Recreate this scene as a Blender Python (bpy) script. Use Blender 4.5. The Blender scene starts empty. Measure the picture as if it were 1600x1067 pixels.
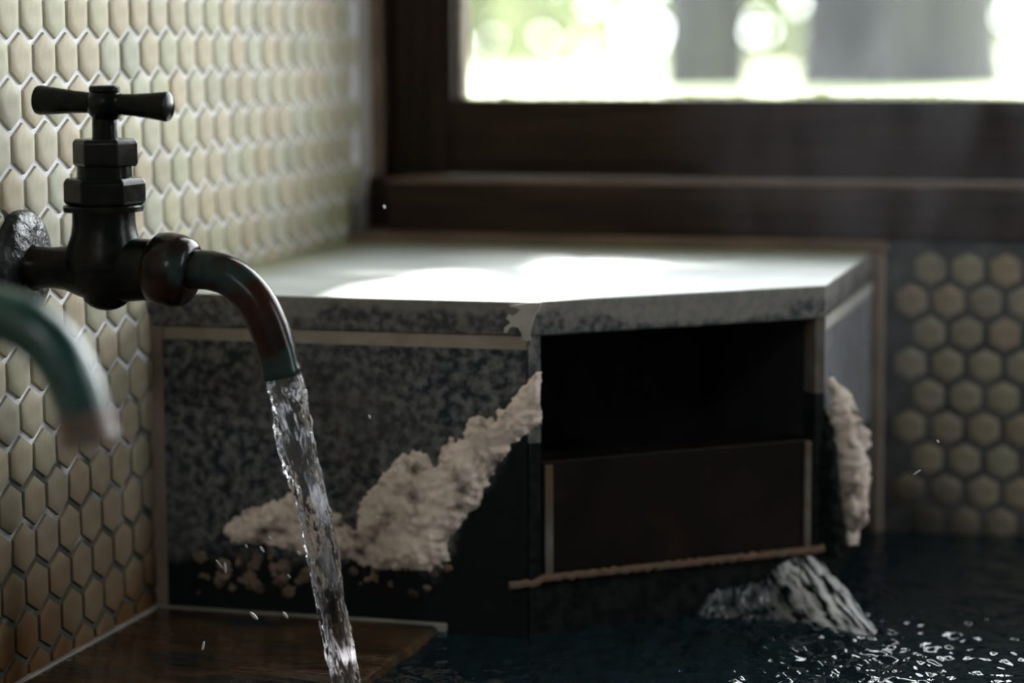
import bpy, bmesh, math, random
import numpy as np
from mathutils import Vector, Matrix, noise, Euler

random.seed(7)
rng = np.random.default_rng(7)
scene = bpy.context.scene
col = scene.collection
ZO = 0.318                      # camera height above the pool's water level


def Z(v):
    """height given relative to the camera -> world height (water level = 0)"""
    return v + ZO


# ------------------------------------------------------------------ camera
F_PX, YAW, PITCH, ROLL = 3778.0, 0.27643, -0.12785, -0.00571
CAM = Vector((0.54875, 0.0, ZO))
fwd = Vector((-math.sin(YAW) * math.cos(PITCH), math.cos(YAW) * math.cos(PITCH), math.sin(PITCH)))
rgt0 = Vector((math.cos(YAW), math.sin(YAW), 0))
up0 = rgt0.cross(fwd)
rgt = rgt0 * math.cos(ROLL) + up0 * math.sin(ROLL)
upv = rgt.cross(fwd)
cam_data = bpy.data.cameras.new('camera')
cam = bpy.data.objects.new('camera', cam_data)
col.objects.link(cam)
m = Matrix.Identity(4)
for i in range(3):
    m[i][0], m[i][1], m[i][2], m[i][3] = rgt[i], upv[i], -fwd[i], CAM[i]
cam.matrix_world = m
cam_data.sensor_width = 36.0
cam_data.lens = F_PX / 1600 * 36.0
cam_data.clip_start = 0.02
cam_data.clip_end = 200
cam_data.dof.use_dof = True
cam_data.dof.focus_distance = 1.185
cam_data.dof.aperture_fstop = 4.0
scene.camera = cam


def at(x, y, axis, v):
    """a point of the photograph on the plane world[axis] = v"""
    d = fwd + rgt * ((x - 800) / F_PX) - upv * ((y - 533.5) / F_PX)
    return CAM + d * ((v - CAM[axis]) / d[axis])


# ------------------------------------------------------------------ world, sun, exposure
W = bpy.data.worlds.new('daylight')
scene.world = W
W.use_nodes = True
bg = W.node_tree.nodes['Background']
bg.inputs['Color'].default_value = (0.93, 0.98, 1.0, 1)
bg.inputs['Strength'].default_value = 14.0
SUN = Vector((0.15, 0.66, 0.74)).normalized()
sl = bpy.data.lights.new('sun', 'SUN')
sl.energy = 30.0
sl.angle = math.radians(0.35)
sl.color = (1.0, 0.97, 0.92)
so = bpy.data.objects.new('sun', sl)
so.rotation_euler = SUN.to_track_quat('Z', 'Y').to_euler()
so.location = (2, 6, 6)
col.objects.link(so)
# window opening
WX0, WX1, WZ0, WZ1, WY = 0.062, 1.85, Z(-0.0458), Z(1.05), 1.571
pl = bpy.data.lights.new('window_portal', 'AREA')
pl.shape = 'RECTANGLE'
pl.size, pl.size_y = WX1 - WX0, WZ1 - WZ0
pl.cycles.is_portal = True
po = bpy.data.objects.new('window_portal', pl)
po.location = ((WX0 + WX1) / 2, WY + 0.05, (WZ0 + WZ1) / 2)
po.rotation_euler = (math.radians(-90), 0, 0)
col.objects.link(po)
pl2 = bpy.data.lights.new('side_window_portal', 'AREA')
pl2.shape = 'RECTANGLE'
pl2.size, pl2.size_y = 1.2, 0.38
pl2.cycles.is_portal = True
po2 = bpy.data.objects.new('side_window_portal', pl2)
po2.location = (2.16, 1.31, 0.90)
po2.rotation_euler = (0, math.radians(90), 0)
col.objects.link(po2)
pl3 = bpy.data.lights.new('fill_window_portal', 'AREA')
pl3.shape = 'RECTANGLE'
pl3.size, pl3.size_y = 0.45, 0.32
pl3.cycles.is_portal = True
po3 = bpy.data.objects.new('fill_window_portal', pl3)
po3.location = (0.325, -0.87, 1.11)
po3.rotation_euler = (math.radians(90), 0, 0)
col.objects.link(po3)

vs = scene.view_settings
vs.view_transform = 'Standard'
vs.look = 'None'
vs.exposure = 0.0
vs.gamma = 1.0
vs.use_curve_mapping = False
cy = scene.cycles
cy.use_denoising = True
cy.max_bounces = 10
cy.transmission_bounces = 10
cy.caustics_reflective = False
cy.caustics_refractive = False
cy.sample_clamp_indirect = 6.0


# ------------------------------------------------------------------ materials
def mat(name, c1, c2=None, scale=20.0, detail=4.0, rough=0.5, metal=0.0, bump=0.0, bump_scale=None,
        lo=0.4, hi=0.6, rnd=0.0, spec=0.5, trans=0.0, ior=1.45, c3=None, scale3=3.0, lo3=0.5, hi3=0.65,
        stretch=(1, 1, 1), coat=0.0, rough_var=0.0, bump_dist=0.002):
    mt = bpy.data.materials.new(name)
    mt.use_nodes = True
    nt = mt.node_tree
    N, L = nt.nodes, nt.links
    b = N['Principled BSDF']
    b.inputs['Roughness'].default_value = rough
    b.inputs['Metallic'].default_value = metal
    b.inputs['IOR'].default_value = ior
    b.inputs['Specular IOR Level'].default_value = spec
    b.inputs['Transmission Weight'].default_value = trans
    b.inputs['Coat Weight'].default_value = coat
    b.inputs['Coat Roughness'].default_value = 0.05
    tc = N.new('ShaderNodeTexCoord')
    mp = N.new('ShaderNodeMapping')
    mp.inputs['Scale'].default_value = stretch
    L.new(tc.outputs['Object'], mp.inputs['Vector'])
    info = None
    if rnd:
        info = N.new('ShaderNodeObjectInfo')
    cur = None

    def noise_fac(s, a, bb, dt):
        n = N.new('ShaderNodeTexNoise')
        n.inputs['Scale'].default_value = s
        n.inputs['Detail'].default_value = dt
        L.new(mp.outputs['Vector'], n.inputs['Vector'])
        r = N.new('ShaderNodeMapRange')
        r.inputs['From Min'].default_value = a
        r.inputs['From Max'].default_value = bb
        L.new(n.outputs['Fac'], r.inputs['Value'])
        return r.outputs['Result'], n

    def mix(fac, a, bcol):
        x = N.new('ShaderNodeMix')
        x.data_type = 'RGBA'
        if isinstance(fac, float):
            x.inputs[0].default_value = fac
        else:
            L.new(fac, x.inputs[0])
        for k, v in ((6, a), (7, bcol)):
            if isinstance(v, tuple):
                x.inputs[k].default_value = (*v, 1)
            else:
                L.new(v, x.inputs[k])
        return x.outputs[2]

    if c2 is None:
        b.inputs['Base Color'].default_value = (*c1, 1)
    else:
        fac, _ = noise_fac(scale, lo, hi, detail)
        cur = mix(fac, c1, c2)
        if c3 is not None:
            f3, _ = noise_fac(scale3, lo3, hi3, 3.0)
            cur = mix(f3, cur, c3)
        if rnd:
            h = N.new('ShaderNodeHueSaturation')
            r1 = N.new('ShaderNodeMapRange')
            r1.inputs['To Min'].default_value = 1 - rnd
            r1.inputs['To Max'].default_value = 1 + rnd
            L.new(info.outputs['Random'], r1.inputs['Value'])
            L.new(r1.outputs['Result'], h.inputs['Value'])
            L.new(cur, h.inputs['Color'])
            cur = h.outputs['Color']
        L.new(cur, b.inputs['Base Color'])
    if rough_var:
        fr, _ = noise_fac(scale * 0.5, 0.35, 0.65, 3.0)
        r = N.new('ShaderNodeMapRange')
        r.inputs['To Min'].default_value = max(0.0, rough - rough_var)
        r.inputs['To Max'].default_value = min(1.0, rough + rough_var)
        L.new(fr, r.inputs['Value'])
        L.new(r.outputs['Result'], b.inputs['Roughness'])
    if bump:
        n = N.new('ShaderNodeTexNoise')
        n.inputs['Scale'].default_value = bump_scale or scale
        n.inputs['Detail'].default_value = 5
        L.new(mp.outputs['Vector'], n.inputs['Vector'])
        bp = N.new('ShaderNodeBump')
        bp.inputs['Strength'].default_value = bump
        bp.inputs['Distance'].default_value = bump_dist
        L.new(n.outputs['Fac'], bp.inputs['Height'])
        L.new(bp.outputs['Normal'], b.inputs['Normal'])
    mt['n'] = 1
    return mt


def principled(mt):
    return mt.node_tree.nodes['Principled BSDF']


M = {}
# ceramic tile: beige / grey-green / pink by tile; rusty mineral stain rises from the floor, deepened to paint in shade
def tile_material(name, low_stain_shade):
    mt = mat(name, (0.47, 0.445, 0.365), (0.53, 0.51, 0.44), scale=90, rough=0.55, spec=0.06, bump=0.12, bump_scale=260,
             bump_dist=0.001)
    nt = mt.node_tree
    N, L = nt.nodes, nt.links
    b = principled(mt)
    old = b.inputs['Base Color'].links[0].from_socket
    info = N.new('ShaderNodeObjectInfo')
    ramp = N.new('ShaderNodeValToRGB')
    e = ramp.color_ramp.elements
    e[0].position, e[0].color = 0.0, (0.93, 0.97, 0.86, 1)
    e[1].position, e[1].color = 1.0, (0.80, 0.84, 0.80, 1)
    for p, c in ((0.25, (1.0, 0.97, 0.86)), (0.45, (1.0, 0.90, 0.80)), (0.62, (0.96, 1.0, 0.96)), (0.8, (1.0, 0.90, 0.80))):
        x = ramp.color_ramp.elements.new(p)
        x.color = (*c, 1)
    L.new(info.outputs['Random'], ramp.inputs['Fac'])
    mul = N.new('ShaderNodeMix')
    mul.data_type = 'RGBA'
    mul.blend_type = 'MULTIPLY'
    mul.inputs[0].default_value = 1.0
    L.new(old, mul.inputs[6])
    L.new(ramp.outputs['Color'], mul.inputs[7])
    # mineral stain and painted dimness by height with noise
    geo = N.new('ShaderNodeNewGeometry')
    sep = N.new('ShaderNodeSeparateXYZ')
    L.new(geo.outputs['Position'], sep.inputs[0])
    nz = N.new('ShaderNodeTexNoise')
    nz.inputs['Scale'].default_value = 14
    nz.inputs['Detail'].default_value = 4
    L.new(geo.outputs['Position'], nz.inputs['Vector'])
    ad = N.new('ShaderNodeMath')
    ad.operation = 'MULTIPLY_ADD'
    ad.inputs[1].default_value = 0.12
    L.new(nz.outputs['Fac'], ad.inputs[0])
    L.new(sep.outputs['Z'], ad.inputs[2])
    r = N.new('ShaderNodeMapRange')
    r.inputs['From Min'].default_value = low_stain_shade + 0.06
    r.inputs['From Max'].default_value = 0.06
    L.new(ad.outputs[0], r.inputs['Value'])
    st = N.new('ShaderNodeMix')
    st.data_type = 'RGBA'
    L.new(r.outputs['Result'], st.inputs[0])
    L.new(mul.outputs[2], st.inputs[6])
    st.inputs[7].default_value = (0.12, 0.062, 0.028, 1) if low_stain_shade > 0.1 else (0.10, 0.09, 0.07, 1)
    ry = N.new('ShaderNodeMapRange')
    ry.inputs['From Min'].default_value = 1.42
    ry.inputs['From Max'].default_value = 1.56
    L.new(sep.outputs['Y'], ry.inputs['Value'])
    rz = N.new('ShaderNodeMapRange')
    rz.inputs['From Min'].default_value = 0.34
    rz.inputs['From Max'].default_value = 0.22
    L.new(ad.outputs[0], rz.inputs['Value'])
    ag = N.new('ShaderNodeMath')
    ag.operation = 'MULTIPLY'
    L.new(ry.outputs['Result'], ag.inputs[0])
    L.new(rz.outputs['Result'], ag.inputs[1])
    al = N.new('ShaderNodeMix')
    al.data_type = 'RGBA'
    L.new(ag.outputs[0], al.inputs[0])
    L.new(st.outputs[2], al.inputs[6])
    al.inputs[7].default_value = (0.16, 0.17, 0.05, 1)
    L.new((al if name == 'glazed_beige_tile' else st).outputs[2], b.inputs['Base Color'])
    return mt


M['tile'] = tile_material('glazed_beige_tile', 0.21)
M['grout'] = mat('wall_grout', (0.74, 0.73, 0.76), (0.82, 0.81, 0.84), scale=60, rough=0.8, c3=(0.5, 0.48, 0.45), scale3=9, lo3=0.5, hi3=0.75)
# black mould creeping up the grout from the floor
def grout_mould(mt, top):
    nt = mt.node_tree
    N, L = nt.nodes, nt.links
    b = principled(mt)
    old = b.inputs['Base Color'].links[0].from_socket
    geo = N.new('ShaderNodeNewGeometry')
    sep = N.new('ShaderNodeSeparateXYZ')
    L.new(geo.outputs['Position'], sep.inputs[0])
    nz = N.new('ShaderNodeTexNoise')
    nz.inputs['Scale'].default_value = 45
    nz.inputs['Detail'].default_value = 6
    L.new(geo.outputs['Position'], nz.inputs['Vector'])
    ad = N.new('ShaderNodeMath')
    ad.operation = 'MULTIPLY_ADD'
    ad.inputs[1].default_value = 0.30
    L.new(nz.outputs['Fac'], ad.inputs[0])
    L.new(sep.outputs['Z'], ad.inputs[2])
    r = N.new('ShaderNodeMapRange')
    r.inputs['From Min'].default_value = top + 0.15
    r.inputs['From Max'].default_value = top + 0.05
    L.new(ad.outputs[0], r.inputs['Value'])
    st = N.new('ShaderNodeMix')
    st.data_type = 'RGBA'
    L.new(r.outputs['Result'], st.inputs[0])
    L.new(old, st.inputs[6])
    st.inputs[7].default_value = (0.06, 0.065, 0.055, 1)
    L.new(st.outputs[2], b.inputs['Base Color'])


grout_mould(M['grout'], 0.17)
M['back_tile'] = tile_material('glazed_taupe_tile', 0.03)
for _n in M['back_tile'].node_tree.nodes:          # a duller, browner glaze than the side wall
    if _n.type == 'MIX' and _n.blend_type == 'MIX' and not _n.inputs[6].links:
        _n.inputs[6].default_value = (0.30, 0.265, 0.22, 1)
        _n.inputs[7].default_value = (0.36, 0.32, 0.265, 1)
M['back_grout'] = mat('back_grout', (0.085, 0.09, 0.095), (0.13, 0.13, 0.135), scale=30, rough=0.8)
M['granite'] = mat('dark_granite', (0.035, 0.04, 0.045), (0.19, 0.175, 0.16), scale=210, detail=6, lo=0.40, hi=0.63,
                   c3=(0.16, 0.15, 0.135), scale3=14, lo3=0.5, hi3=0.8, rough=0.5, bump=0.3, bump_scale=250)
M['granite_top'] = mat('limescaled_granite_top', (0.46, 0.50, 0.49), (0.54, 0.56, 0.55), scale=40, rough=0.45,
                       c3=(0.40, 0.44, 0.43), scale3=9, bump=0.15, bump_scale=60)
M['side_granite'] = mat('lit_side_granite', (0.16, 0.165, 0.175), (0.26, 0.265, 0.28), scale=120, detail=5, rough=0.5, bump=0.2, bump_scale=250)  # granite with the side light put into its colour
M['mortar'] = mat('beige_mortar', (0.30, 0.25, 0.20), (0.36, 0.30, 0.25), scale=60, rough=0.85, bump=0.3, bump_scale=300)
M['pink_mortar'] = mat('pinkish_mortar', (0.30, 0.22, 0.18), (0.24, 0.19, 0.15), scale=40, rough=0.85, bump=0.3, bump_scale=300)
M['stained_mortar'] = mat('stained_mortar', (0.13, 0.115, 0.095), (0.09, 0.075, 0.058), scale=60, rough=0.85, c3=(0.10, 0.055, 0.03), scale3=40, bump=0.3, bump_scale=300)
M['rust_mortar'] = mat('rust_stained_mortar', (0.11, 0.075, 0.045), (0.14, 0.075, 0.05), scale=50, rough=0.8, bump=0.4, bump_scale=300)
M['lime'] = mat('lime_and_lit_mortar', (0.42, 0.40, 0.36), (0.5, 0.47, 0.42), scale=80, rough=0.9, bump=0.3, bump_scale=300)  # lime, also the paler colour of the lit side joint
M['crust'] = mat('mineral_crust', (0.92, 0.77, 0.68), (0.80, 0.65, 0.56), scale=70, detail=8, lo=0.35, hi=0.65, rough=0.85,
                 c3=(0.12, 0.09, 0.075), scale3=70, lo3=0.53, hi3=0.70, bump=0.6, bump_scale=160, bump_dist=0.002)
M['box_tile'] = mat('dark_brown_tile', (0.007, 0.0055, 0.0045), (0.013, 0.009, 0.007), scale=20, rough=0.45, spec=0.1, c3=(0.035, 0.016, 0.008), scale3=25, lo3=0.6, hi3=0.8)
M['cavity'] = mat('near_black_stone', (0.008, 0.009, 0.009), (0.014, 0.014, 0.013), scale=40, rough=0.9)  # near-black stone lining the hollow
M['algae'] = mat('black_algae_and_shade', (0.004, 0.006, 0.006), (0.012, 0.014, 0.012), scale=120, detail=7, rough=0.6, spec=0.08, bump=0.5, bump_scale=200)  # algae, also plain black where shade is painted in
M['wood'] = mat('dark_window_wood', (0.018, 0.0105, 0.0065), (0.032, 0.019, 0.012), scale=12, detail=6, rough=0.6, spec=0.10, stretch=(1, 6, 14), bump=0.15, bump_scale=40)
M['wood_v'] = mat('dark_window_wood_upright', (0.013, 0.0075, 0.0045), (0.024, 0.014, 0.0085), scale=12, detail=6, rough=0.6, spec=0.10, stretch=(14, 6, 1), bump=0.15, bump_scale=40)
M['pale_wood'] = mat('pale_brown_wood', (0.16, 0.105, 0.07), (0.11, 0.075, 0.05), scale=20, rough=0.7, stretch=(1, 5, 5))  # paler than the window wood; also colours edges that catch light
M['grey_trim'] = mat('grey_plaster_trim', (0.30, 0.275, 0.25), (0.36, 0.33, 0.30), scale=30, rough=0.8)
M['room_wood'] = mat('dark_room_boards', (0.27, 0.265, 0.265), (0.33, 0.32, 0.315), scale=10, rough=0.7, stretch=(1, 1, 8))
M['bronze'] = mat('dark_tarnished_bronze', (0.004, 0.0055, 0.0045), (0.012, 0.011, 0.008), scale=60, detail=6, rough=0.22, metal=0.0, spec=0.10,
                  bump=0.12, bump_scale=120, rough_var=0.08)
M['spout'] = mat('tarnished_copper', (0.008, 0.006, 0.005), (0.028, 0.011, 0.008), scale=50, detail=5, rough=0.20, metal=0.0, spec=0.16,
                 c3=(0.018, 0.045, 0.042), scale3=30, lo3=0.56, hi3=0.68, bump=0.12, bump_scale=150)
M['plate'] = mat('limescaled_plate', (0.012, 0.014, 0.014), (0.04, 0.043, 0.043), scale=110, detail=6, rough=0.25, metal=0.0, spec=0.25, bump=0.8, bump_scale=140, bump_dist=0.003)
M['patina'] = mat('green_patina', (0.001, 0.028, 0.022), (0.003, 0.045, 0.036), scale=40, detail=5, rough=0.30, coat=0.25, spec=0.4, c3=(0.05, 0.07, 0.06), scale3=38, lo3=0.56, hi3=0.68, bump=0.4, bump_scale=120)
M['patina_end'] = mat('bare_pinkish_end', (0.12, 0.075, 0.055), (0.07, 0.05, 0.04), scale=60, rough=0.38)
M['stone_floor'] = mat('wet_brown_stone', (0.045, 0.028, 0.016), (0.10, 0.06, 0.032), scale=22, detail=6, rough=0.12,
                       c3=(0.02, 0.03, 0.032), scale3=12, lo3=0.5, hi3=0.62, stretch=(1, 2.2, 1), bump=0.35, bump_scale=30, bump_dist=0.004)
M['caulk'] = mat('pale_floor_joint', (0.34, 0.31, 0.28), (0.25, 0.23, 0.2), scale=70, rough=0.7)
M['pool'] = mat('dark_pool_water', (0.010, 0.020, 0.026), rough=0.03, ior=1.33, spec=0.5)
M['pool_bottom'] = mat('pool_bottom', (0.01, 0.016, 0.017), (0.02, 0.025, 0.025), rough=0.6)
M['bark'] = mat('grey_bark', (0.008, 0.009, 0.010), (0.020, 0.021, 0.022), scale=14, detail=6, rough=0.9, stretch=(1, 1, 0.3), c3=(0.018, 0.02, 0.016), scale3=4)
M['leaf'] = mat('green_leaf', (0.20, 0.30, 0.08), (0.30, 0.40, 0.13), scale=3, rough=0.6)
M['bush_leaf'] = mat('pale_green_leaf', (0.13, 0.15, 0.085), (0.19, 0.205, 0.13), scale=2, rough=0.7)
_nt = M['bush_leaf'].node_tree                      # thin leaves glow when lit from behind
_tl = _nt.nodes.new('ShaderNodeBsdfTranslucent')
_tl.inputs['Color'].default_value = (0.16, 0.19, 0.095, 1)
_mx = _nt.nodes.new('ShaderNodeMixShader')
_mx.inputs[0].default_value = 0.5
_nt.links.new(principled(M['bush_leaf']).outputs[0], _mx.inputs[1])
_nt.links.new(_tl.outputs[0], _mx.inputs[2])
_nt.links.new(_mx.outputs[0], _nt.nodes['Material Output'].inputs['Surface'])
M['ground'] = mat('sunny_moss_ground', (0.15, 0.18, 0.09), (0.22, 0.24, 0.15), scale=1.2, rough=0.95)
M['moss'] = mat('yellow_green_moss', (0.22, 0.26, 0.05), (0.34, 0.36, 0.10), scale=60, rough=0.95)


def water_mat(name):
    mt = bpy.data.materials.new(name)
    mt.use_nodes = True
    b = principled(mt)
    b.inputs['Base Color'].default_value = (0.97, 0.97, 1.0, 1)
    b.inputs['Roughness'].default_value = 0.03
    b.inputs['IOR'].default_value = 1.33
    b.inputs['Transmission Weight'].default_value = 1.0
    return mt


M['water'] = water_mat('clear_water')


def foam_mat():
    mt = mat('foam_glint_water', (0.004, 0.012, 0.014), (0.93, 0.93, 0.96), scale=1.0, detail=6, lo=0.42, hi=0.58, rough=0.06, ior=1.33)
    nt = mt.node_tree
    tex = [n for n in nt.nodes if n.type == 'TEX_NOISE'][0]
    uv = nt.nodes.new('ShaderNodeUVMap')
    mp = nt.nodes.new('ShaderNodeMapping')
    mp.inputs['Scale'].default_value = (26, 3.2, 1)
    nt.links.new(uv.outputs[0], mp.inputs['Vector'])
    nt.links.new(mp.outputs[0], tex.inputs['Vector'])
    # white foam and window glints are painted in, strongest at the jet
    rng_ = [n for n in nt.nodes if n.type == 'MAP_RANGE'][0]
    mixn = rng_.outputs[0].links[0].to_socket
    sp = nt.nodes.new('ShaderNodeSeparateXYZ')
    nt.links.new(uv.outputs[0], sp.inputs[0])
    pk = nt.nodes.new('ShaderNodeFloatCurve')
    c = pk.mapping.curves[0]
    c.points[0].location = (0.0, 0.0)
    c.points[1].location = (1.0, 0.1)
    for x_, y_ in ((0.15, 0.15), (0.3, 0.08), (0.55, 0.2), (0.72, 1.0), (0.92, 1.0)):
        c.points.new(x_, y_)
    pk.mapping.update()
    nt.links.new(sp.outputs['X'], pk.inputs['Value'])
    mu = nt.nodes.new('ShaderNodeMath')
    mu.operation = 'MULTIPLY'
    nt.links.new(rng_.outputs[0], mu.inputs[0])
    nt.links.new(pk.outputs[0], mu.inputs[1])
    nt.links.new(mu.outputs[0], mixn)
    return mt


M['foam'] = foam_mat()


def stream_mat():
    mt = water_mat('running_water')
    N, L = mt.node_tree.nodes, mt.node_tree.links
    uv = N.new('ShaderNodeUVMap')
    mp = N.new('ShaderNodeMapping')
    mp.inputs['Scale'].default_value = (2.2, 5.5, 1)
    L.new(uv.outputs[0], mp.inputs['Vector'])
    nz = N.new('ShaderNodeTexNoise')
    nz.inputs['Scale'].default_value = 1.6
    nz.inputs['Detail'].default_value = 5
    L.new(mp.outputs[0], nz.inputs['Vector'])
    r = N.new('ShaderNodeMapRange')                    # white streaks: air bubbles and painted-in window highlights
    r.inputs['From Min'].default_value = 0.53
    r.inputs['From Max'].default_value = 0.68
    r.inputs['To Max'].default_value = 0.75
    L.new(nz.outputs['Fac'], r.inputs['Value'])
    d = N.new('ShaderNodeBsdfDiffuse')
    d.inputs['Color'].default_value = (0.85, 0.85, 0.92, 1)
    t = N.new('ShaderNodeBsdfTranslucent')
    t.inputs['Color'].default_value = (0.85, 0.85, 0.92, 1)
    a = N.new('ShaderNodeMixShader')
    a.inputs[0].default_value = 0.6
    L.new(d.outputs[0], a.inputs[1])
    L.new(t.outputs[0], a.inputs[2])
    m2 = N.new('ShaderNodeMixShader')
    L.new(r.outputs['Result'], m2.inputs[0])
    L.new(principled(mt).outputs[0], m2.inputs[1])
    L.new(a.outputs[0], m2.inputs[2])
    L.new(m2.outputs[0], N['Material Output'].inputs['Surface'])
    return mt


M['stream'] = stream_mat()
M['spray'] = mat('bright_spray_drop', (0.85, 0.86, 0.92), rough=0.1, ior=1.33, trans=0.35)


def pane_mat():
    mt = bpy.data.materials.new('window_glass')
    mt.use_nodes = True
    N, L = mt.node_tree.nodes, mt.node_tree.links
    N.remove(principled(mt))
    tr = N.new('ShaderNodeBsdfTransparent')
    gl = N.new('ShaderNodeBsdfGlossy')
    gl.inputs['Roughness'].default_value = 0.02
    fr = N.new('ShaderNodeFresnel')
    fr.inputs['IOR'].default_value = 1.3
    mx = N.new('ShaderNodeMixShader')
    L.new(fr.outputs[0], mx.inputs[0])
    L.new(tr.outputs[0], mx.inputs[1])
    L.new(gl.outputs[0], mx.inputs[2])
    L.new(mx.outputs[0], N['Material Output'].inputs['Surface'])
    return mt


M['glass'] = pane_mat()


# ------------------------------------------------------------------ mesh helpers
class MB:
    def __init__(self):
        self.v, self.f = [], []

    def add(self, verts, faces):
        o = len(self.v)
        self.v += [tuple(p) for p in verts]
        self.f += [tuple(i + o for i in fc) for fc in faces]
        return self

    def box(self, a, b):
        x0, y0, z0 = a
        x1, y1, z1 = b
        return self.add([(x0, y0, z0), (x1, y0, z0), (x1, y1, z0), (x0, y1, z0), (x0, y0, z1), (x1, y0, z1), (x1, y1, z1), (x0, y1, z1)],
                        [(0, 3, 2, 1), (4, 5, 6, 7), (0, 1, 5, 4), (1, 2, 6, 5), (2, 3, 7, 6), (3, 0, 4, 7)])

    def prism(self, poly, z0, z1):
        """poly counter-clockwise in xy"""
        n = len(poly)
        v = [(p[0], p[1], z0) for p in poly] + [(p[0], p[1], z1) for p in poly]
        f = [tuple(range(n - 1, -1, -1)), tuple(range(n, 2 * n))]
        f += [(i, (i + 1) % n, n + (i + 1) % n, n + i) for i in range(n)]
        return self.add(v, f)

    def lathe(self, prof, origin, axis, n=32, hexa=None):
        """prof: list of (distance along axis, radius)"""
        ax = Vector(axis).normalized()
        t = Vector((0, 0, 1)) if abs(ax.z) < 0.9 else Vector((0, 1, 0))
        e1 = ax.cross(t).normalized()
        e2 = ax.cross(e1)
        o = Vector(origin)
        v, f = [], []
        for d, r in prof:
            for k in range(n):
                a = 2 * math.pi * k / n
                v.append(o + ax * d + (e1 * math.cos(a) + e2 * math.sin(a)) * r)
        m_ = len(prof)
        for i in range(m_ - 1):
            for k in range(n):
                k2 = (k + 1) % n
                f.append((i * n + k, i * n + k2, (i + 1) * n + k2, (i + 1) * n + k))
        f.append(tuple(range(n - 1, -1, -1)))
        f.append(tuple((m_ - 1) * n + k for k in range(n)))
        return self.add(v, f)

    def tube(self, path, radii, n=24, squash=1.0, caps=True, fn=None):
        P = [Vector(p) for p in path]
        v, f = [], []
        ref = Vector((0, 1, 0))
        for i, p in enumerate(P):
            d = (P[min(i + 1, len(P) - 1)] - P[max(i - 1, 0)]).normalized()
            e1 = d.cross(ref).normalized()
            e2 = d.cross(e1)
            for k in range(n):
                a = 2 * math.pi * k / n
                r = radii[i] if not fn else fn(i, a, radii[i])
                v.append(p + e1 * math.cos(a) * r + e2 * math.sin(a) * r * squash)
        for i in range(len(P) - 1):
            for k in range(n):
                k2 = (k + 1) % n
                f.append((i * n + k, i * n + k2, (i + 1) * n + k2, (i + 1) * n + k))
        if caps:
            f.append(tuple(range(n - 1, -1, -1)))
            f.append(tuple((len(P) - 1) * n + k for k in range(n)))
        return self.add(v, f)

    def build(self, name, material, parent=None, smooth=False, bevel=0.0, seg=2, fix=True, angle=40):
        me = bpy.data.meshes.new(name)
        me.from_pydata(self.v, [], self.f)
        if fix:
            bm = bmesh.new()
            bm.from_mesh(me)
            bmesh.ops.recalc_face_normals(bm, faces=bm.faces)
            bm.to_mesh(me)
            bm.free()
        me.update()
        o = bpy.data.objects.new(name, me)
        me.materials.append(material)
        col.objects.link(o)
        if parent:
            o.parent = parent
        if smooth:
            me.polygons.foreach_set('use_smooth', [True] * len(me.polygons))
            me.set_sharp_from_angle(angle=math.radians(angle))
        if bevel:
            bv = o.modifiers.new('bevel', 'BEVEL')
            bv.width = bevel
            bv.segments = seg
            bv.limit_method = 'ANGLE'
        return o


def tag(o, label=None, cat=None, group=None, kind=None):
    if label:
        o['label'] = label
    if cat:
        o['category'] = cat
    if group:
        o['group'] = group
    if kind:
        o['kind'] = kind
    return o


def empty(name, loc=(0, 0, 0)):
    o = bpy.data.objects.new(name, None)
    o.location = loc
    o.empty_display_size = 0.05
    col.objects.link(o)
    return o


def smooth_path(pts, n):
    """Catmull-Rom through pts"""
    P = [Vector(p) for p in pts]
    P = [P[0] * 2 - P[1]] + P + [P[-1] * 2 - P[-2]]
    out = []
    segs = len(P) - 3
    for k in range(n + 1):
        t = k / n * segs
        i = min(int(t), segs - 1)
        u = t - i
        a, b, c, d = P[i:i + 4]
        out.append(0.5 * ((2 * b) + (c - a) * u + (2 * a - 5 * b + 4 * c - d) * u * u + (3 * b - a - 3 * c + d) * u ** 3))
    return out


# ------------------------------------------------------------------ the room
ROOM_X1, ROOM_Y0, ROOM_Z1 = 2.1, -0.8, 1.95
BACK_Y = 1.530
FLOOR_Z = Z(-0.3145)

wl = MB().box((-0.10, ROOM_Y0, -0.25), (0.0, 1.5554, ROOM_Z1)).build('wall_left', M['grout'])
tag(wl, 'side wall of small beige hexagonal tiles behind the taps', 'wall', kind='structure')


def hex_mesh(name, w, depth, bevel):
    """pointy-top hexagon, flat width w, with a pillowed glazed face"""
    R = w / 2 / math.cos(math.pi / 6)
    rings = [(R, -0.001), (R, depth - bevel), (R - bevel * 0.35, depth - bevel * 0.3), (R - bevel * 1.0, depth), (R * 0.5, depth + bevel * 0.06)]
    v, f = [], []
    for r, h in rings:
        for k in range(6):
            a = math.pi / 6 + k * math.pi / 3
            v.append((r * math.cos(a), r * math.sin(a), h))
    for i in range(len(rings) - 1):
        for k in range(6):
            k2 = (k + 1) % 6
            f.append((i * 6 + k, i * 6 + k2, (i + 1) * 6 + k2, (i + 1) * 6 + k))
    f.append(tuple((len(rings) - 1) * 6 + k for k in range(6)))
    me = bpy.data.meshes.new(name)
    me.from_pydata(v, [], f)
    me.polygons.foreach_set('use_smooth', [True] * len(me.polygons))
    me.set_sharp_from_angle(angle=math.radians(28))
    return me


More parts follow.
